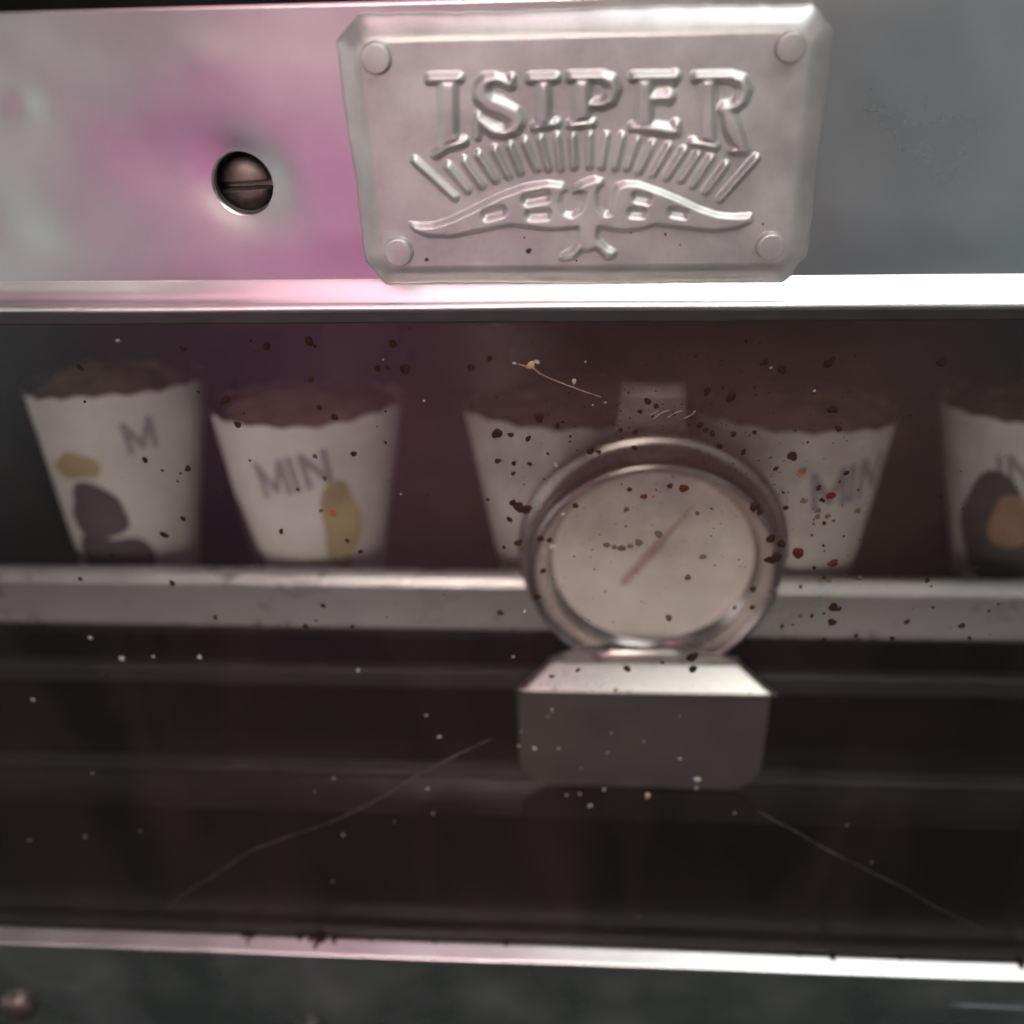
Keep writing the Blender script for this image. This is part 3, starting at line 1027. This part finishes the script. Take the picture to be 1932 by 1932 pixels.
for (y, z, a, b) in rowdef:
    for q in range(NXS + 1):
        verts.append((a + (b - a) * q / NXS, y, z))
for i in range(len(rowdef) - 1):
    for q in range(NXS):
        a = i * (NXS + 1) + q
        faces.append((a, a + 1, a + NXS + 2, a + NXS + 1))
st = mesh('stand', verts, faces, M['thermo'], th)
so = st.modifiers.new('thickness', 'SOLIDIFY')
so.thickness = 0.0008
so.offset = -1
st['label'] = 'bright sloping steel foot of the thermometer'
fl = n4(345, 1460, YB).x
fr_ = n4(1372, 1460, YB).x
zf0 = n4(850, 1852, YB).z
rc = 0.0085
pts = [(fl, ZF1 - 0.0004), (fr_, ZF1 - 0.0004)]
for kk in range(9):
    a = -math.pi / 2 * kk / 8
    pts.append((fr_ - rc + rc * math.cos(a), zf0 + rc + rc * math.sin(a)))
for kk in range(9):
    a = -math.pi / 2 - math.pi / 2 * kk / 8
    pts.append((fl + rc + rc * math.cos(a), zf0 + rc + rc * math.sin(a)))
bm = bmesh.new()
f = bm.faces.new([bm.verts.new((p[0], YB + 0.0016, p[1])) for p in pts])
ex = bmesh.ops.extrude_face_region(bm, geom=[f])
for v in ex['geom']:
    if isinstance(v, bmesh.types.BMVert):
        v.co.y += 0.001
bmesh.ops.recalc_face_normals(bm, faces=bm.faces)
bmesh.ops.bevel(bm, geom=[e for e in bm.edges], offset=0.00025, segments=2, affect='EDGES')
ff = bmobj('front_flange', bm, M['flange'], th)
ff['label'] = 'dull grey flange with rounded lower corners'
YK = YD - 0.0012
pts = [n4(x, y, YK + 0.0006) for x, y in ((470, 1312), (560, 1285), (640, 1268), (720, 1264), (860, 1272), (990, 1270), (1075, 1292), (1240, 1314), (1180, 1345),
                                         (850, 1362), (530, 1345))]
bm = bmesh.new()
f = bm.faces.new([bm.verts.new(p) for p in pts])
ex = bmesh.ops.extrude_face_region(bm, geom=[f])
for v in ex['geom']:
    if isinstance(v, bmesh.types.BMVert):
        v.co.y += 0.0004
bmobj('collar', bm, M['thermo'], th)
# raised oval socket between dial and foot, with the slot's shadow drawn as dark tubes
c = n4(842, 1308, YK)
rx = (n4(1030, 1308, YK).x - n4(645, 1308, YK).x) / 2
NS, NR = 40, 8
verts, faces = [], []
for j in range(NR + 1):
    t = j / NR
    a = t * math.pi / 2
    for q in range(NS):
        g = 2 * math.pi * q / NS
        verts.append((c.x + rx * math.cos(a) * math.cos(g), c.y - 0.0016 * math.sin(a) + 0.0008, c.z + 0.0026 * math.cos(a) * math.sin(g)))
for j in range(NR):
    for q in range(NS):
        q2 = (q + 1) % NS
        faces.append((j * NS + q, j * NS + q2, (j + 1) * NS + q2, (j + 1) * NS + q))
mesh('socket', verts, faces, M['thermo'], th)
ps = [n4(x, y, YK - 0.0006) for x, y in ((592, 1272), (640, 1266), (720, 1264), (800, 1268), (860, 1273), (920, 1268), (980, 1268), (1040, 1290), (1075, 1312))]
tube('slot_shadow', smooth_path(ps, 5), lambda t: 0.0001 + 0.00042 * math.sin(math.pi * min(1, t * 1.15)) ** 2, M['spot'], th)
ps = [n4(x, y, YK - 0.0006) for x, y in ((640, 1290), (690, 1325), (780, 1346), (870, 1348), (960, 1335), (1040, 1315))]
tube('slot_shadow', smooth_path(ps, 5), 0.00016, M['spot'], th)

# hanging hook: a strip rising from the back of the housing with its end folded forward
hx0, hx1 = n4(768, 215, YD + 0.013).x, n4(1022, 215, YD + 0.013).x
hz1 = n4(895, 205, YD + 0.013).z
hz0 = DC.z + 0.028 * k
hp = [(YD + 0.0145, hz0), (YD + 0.0145, hz1 - 0.0022), (YD + 0.0140, hz1 - 0.0008), (YD + 0.0128, hz1), (YD + 0.0112, hz1 - 0.0002), (YD + 0.0100, hz1 - 0.0012),
      (YD + 0.0097, hz1 - 0.0030)]
verts, faces = [], []
for i, (y, z) in enumerate(hp):
    w = 1.18 if i == 0 else 1.0
    cxm, hw = (hx0 + hx1) / 2, (hx1 - hx0) / 2 * w
    for q in range(7):
        verts.append((cxm - hw + 2 * hw * q / 6, y, z))
for i in range(len(hp) - 1):
    for q in range(6):
        a = i * 7 + q
        faces.append((a, a + 1, a + 8, a + 7))
hk = mesh('hook', verts, faces, M['hook'], th)
so = hk.modifiers.new('thickness', 'SOLIDIFY')
so.thickness = 0.0008
so.offset = 0

# ================================================================== paper cups on the shelf
Z_SH = ZR1 - 0.0215


GLYPH = {'M': ([((0, 0), (0, 1)), ((0.0, 1), (0.42, 0.12)), ((0.42, 0.12), (0.84, 1)), ((0.84, 1), (0.84, 0))], 1.12),
         'I': ([((0, 0), (0, 1))], 0.36), 'N': ([((0, 0), (0, 1)), ((0, 1), (0.68, 0)), ((0.68, 0), (0.68, 1))], 0.98)}


def text_mesh(s, size):
    """upright capitals as flat strokes: points, faces and a small lift per stroke"""
    V, F, w, x = [], [], 0.105, 0.0
    for ch in s:
        st_, adv = GLYPH[ch]
        for q, (a, b) in enumerate(st_):
            A, B = Vector((*a, 0)), Vector((*b, 0))
            t = (B - A).normalized()
            nn = Vector((-t.y, t.x, 0)) * w
            b0 = len(V)
            for i in range(7):
                p = A.lerp(B, i / 6) + t * (0.05 * (i == 6) - 0.05 * (i == 0))
                for sgn in (1, 0, -1):
                    V.append(((p + nn * sgn) + Vector((x, 0, 0))) * size + Vector((0, 0, 0.00003 * q)))
            for i in range(6):
                for k_ in range(2):
                    c_ = b0 + i * 3 + k_
                    F.append((c_, c_ + 1, c_ + 4, c_ + 3))
        x += adv
    return V, F


def cup(cx, cy, rt, rb, h, label, tilt=0.0, spin=0.0, texts=(), patches=()):
    e = empty('paper_cup', (cx, cy, Z_SH), label, 'paper cup', 'paper cups in a row behind the glass')
    T = Matrix.Translation(Vector((cx, cy, Z_SH))) @ Matrix.Rotation(tilt, 4, 'X') @ Matrix.Rotation(spin, 4, 'Z')
    NS_, NH = 72, 14

    def rim(a):
        return h + 0.0011 * abs(math.sin(a * 9 + cx * 90)) - 0.0005 + 0.0006 * math.sin(a * 2 + cx * 300) + 0.0003 * math.sin(a * 5 + cx * 700)

    def rad(z):
        return rb + (rt - rb) * z / h

    def shell(name, off, m, flip):
        vs, fs = [], []
        for j in range(NH + 1):
            for q in range(NS_):
                a = 2 * math.pi * q / NS_
                z = (rim(a) - 0.00002) * j / NH
                r = rad(z) + off
                vs.append(T @ Vector((r * math.sin(a), -r * math.cos(a), z + (0.0015 if flip else 0) * (1 - j / NH))))
        for j in range(NH):
            for q in range(NS_):
                q2 = (q + 1) % NS_
                fs.append((j * NS_ + q, j * NS_ + q2, (j + 1) * NS_ + q2, (j + 1) * NS_ + q))
        fs.append(tuple(range(NS_)))
        return mesh(name, vs, fs, m, e)
    shell('cup_wall', 0.0, M['cup'], False)
    shell('cup_lining', -0.0005, M['cup_in'], True)
    vs, fs = [T @ Vector((0, 0, h + 0.0036))], []
    for j in range(1, 11):                  # the lumpy baked top inside the rim
        for q in range(48):
            a = 2 * math.pi * q / 48
            t = j / 10
            r = (rad(h - 0.003) - 0.0009) * t
            lump = 0.0009 * math.sin(a * 3 + cx * 200) * t * (1 - t) * 3 + 0.0007 * math.sin(a * 7 + t * 9 + cx * 400) * t * (1 - t) * 3
            vs.append(T @ Vector((r * math.sin(a), -r * math.cos(a), h - 0.0028 + 0.0064 * (1 - t ** 2.6) + lump)))
    for q in range(48):
        fs.append((0, 1 + q, 1 + (q + 1) % 48))
        for j in range(9):
            q2 = (q + 1) % 48
            fs.append((1 + j * 48 + q, 1 + (j + 1) * 48 + q, 1 + (j + 1) * 48 + q2, 1 + j * 48 + q2))
    mesh('baked_top', vs, fs, M['baked'], e)

    def wrap(x, z, off):       # x along the surface from the front, z up
        a = x / rt
        r = rad(z) + off
        return T @ Vector((r * math.sin(a), -r * math.cos(a), z))
    for (s, size, x0, z0, rot, step_) in texts:
        V, F = text_mesh(s, size)
        ca, sa = math.cos(rot), math.sin(rot)
        vs = [wrap(x0 + v.x * ca - v.y * sa, z0 + v.x * sa + v.y * ca, 0.0002 + v.z) for v in V]
        mesh('lettering', vs, F, M['ink'], e, False)
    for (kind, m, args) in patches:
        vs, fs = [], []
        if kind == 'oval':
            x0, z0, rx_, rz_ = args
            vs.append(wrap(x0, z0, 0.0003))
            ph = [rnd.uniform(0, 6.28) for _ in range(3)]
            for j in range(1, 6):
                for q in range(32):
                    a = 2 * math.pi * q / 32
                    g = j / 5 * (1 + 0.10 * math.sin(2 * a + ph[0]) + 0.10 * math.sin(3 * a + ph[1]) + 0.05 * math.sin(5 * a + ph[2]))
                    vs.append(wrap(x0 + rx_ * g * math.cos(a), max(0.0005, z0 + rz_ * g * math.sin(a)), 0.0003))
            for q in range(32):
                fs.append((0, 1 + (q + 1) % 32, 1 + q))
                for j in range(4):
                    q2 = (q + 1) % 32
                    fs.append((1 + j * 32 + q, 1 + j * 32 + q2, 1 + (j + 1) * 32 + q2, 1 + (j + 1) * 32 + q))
            if m == 'orange':                # printed over the painted shade
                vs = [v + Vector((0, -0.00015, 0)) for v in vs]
            mesh('print_shade_spot', vs, fs, M[m], e)  # printed marks, and shade painted on as dark ovals
        else:
            x0, x1, zlo, ztop = args       # a wavy band
            nxb, nzb = 40, 5
            for i in range(nxb + 1):
                t = i / nxb
                zt_ = zlo + 0.0004 + (ztop - zlo) * (0.62 + 0.38 * math.sin(t * 5.2 + 0.9)) * (0.25 + 0.75 * math.sin(math.pi * min(1, t * 0.9 + 0.08)))
                for j in range(nzb + 1):
                    vs.append(wrap(x0 + (x1 - x0) * t, zlo + (zt_ - zlo) * j / nzb, 0.0002))
            for i in range(nxb):
                for j in range(nzb):
                    a = i * (nzb + 1) + j
                    fs.append((a, a + 1, a + nzb + 2, a + nzb + 1))
            mesh('printed_band', vs, fs, M[m], e)
    return e


YC = 0.108


def cup_at(u0_, u1_, vrim, label, YC=YC, **kw):
    a, b = at(u0_, vrim, YC), at(u1_, vrim, YC)
    rt = (b.x - a.x) / 2
    h = a.z - Z_SH
    return cup((a.x + b.x) / 2, YC, rt, rt * 0.66, h, label, **kw)


cup_at(22, 352, 742, 'white paper cup with a dark blotch and one letter M, leftmost in the row', tilt=-0.20,
       texts=[('M', 0.0088, 0.0125, 0.0450, 0.18, 0)], patches=[('oval', 'dark_ink_shade', (-0.0025, 0.0270, 0.0115, 0.0085)), ('oval', 'dark_ink_shade', (0.0005, 0.0120, 0.0140, 0.0090)),  # lower dark oval is print and painted shade at the cup's foot
                                                              ('oval', 'mustard', (-0.0060, 0.0415, 0.0085, 0.0042))])
cup_at(382, 748, 782, 'white paper cup lettered MIN with a mustard patch, left of the thermometer second in row', tilt=-0.20,
       texts=[('MIN', 0.0098, -0.0085, 0.0335, 0.20, 0)], patches=[('oval', 'mustard', (0.0155, 0.0235, 0.0075, 0.0135)), ('band', 'dark_ink_shade', (-0.034, -0.0075, 0.0006, 0.036))])
cup_at(868, 1285, 785, 'white paper cup half hidden by the left side of the thermometer', tilt=-0.20)
cup_at(1318, 1708, 795, 'white paper cup lettered MIN half hidden by the right side of the thermometer', tilt=-0.20,
       texts=[('MIN', 0.0105, 0.0030, 0.0310, 0.16, 0)])
cup_at(1800, 2190, 785, 'dim paper cup with painted shade and an orange patch, cut off at the right edge', YC=0.114, tilt=-0.20,
       texts=[('IN', 0.0085, -0.0190, 0.0335, 0.15, 0)], patches=[('oval', 'dark_ink_shade', (-0.0190, 0.0175, 0.0150, 0.0170)), ('oval', 'orange', (-0.0150, 0.0225, 0.0065, 0.0090))])  # large dark oval paints the shade this cup sits in
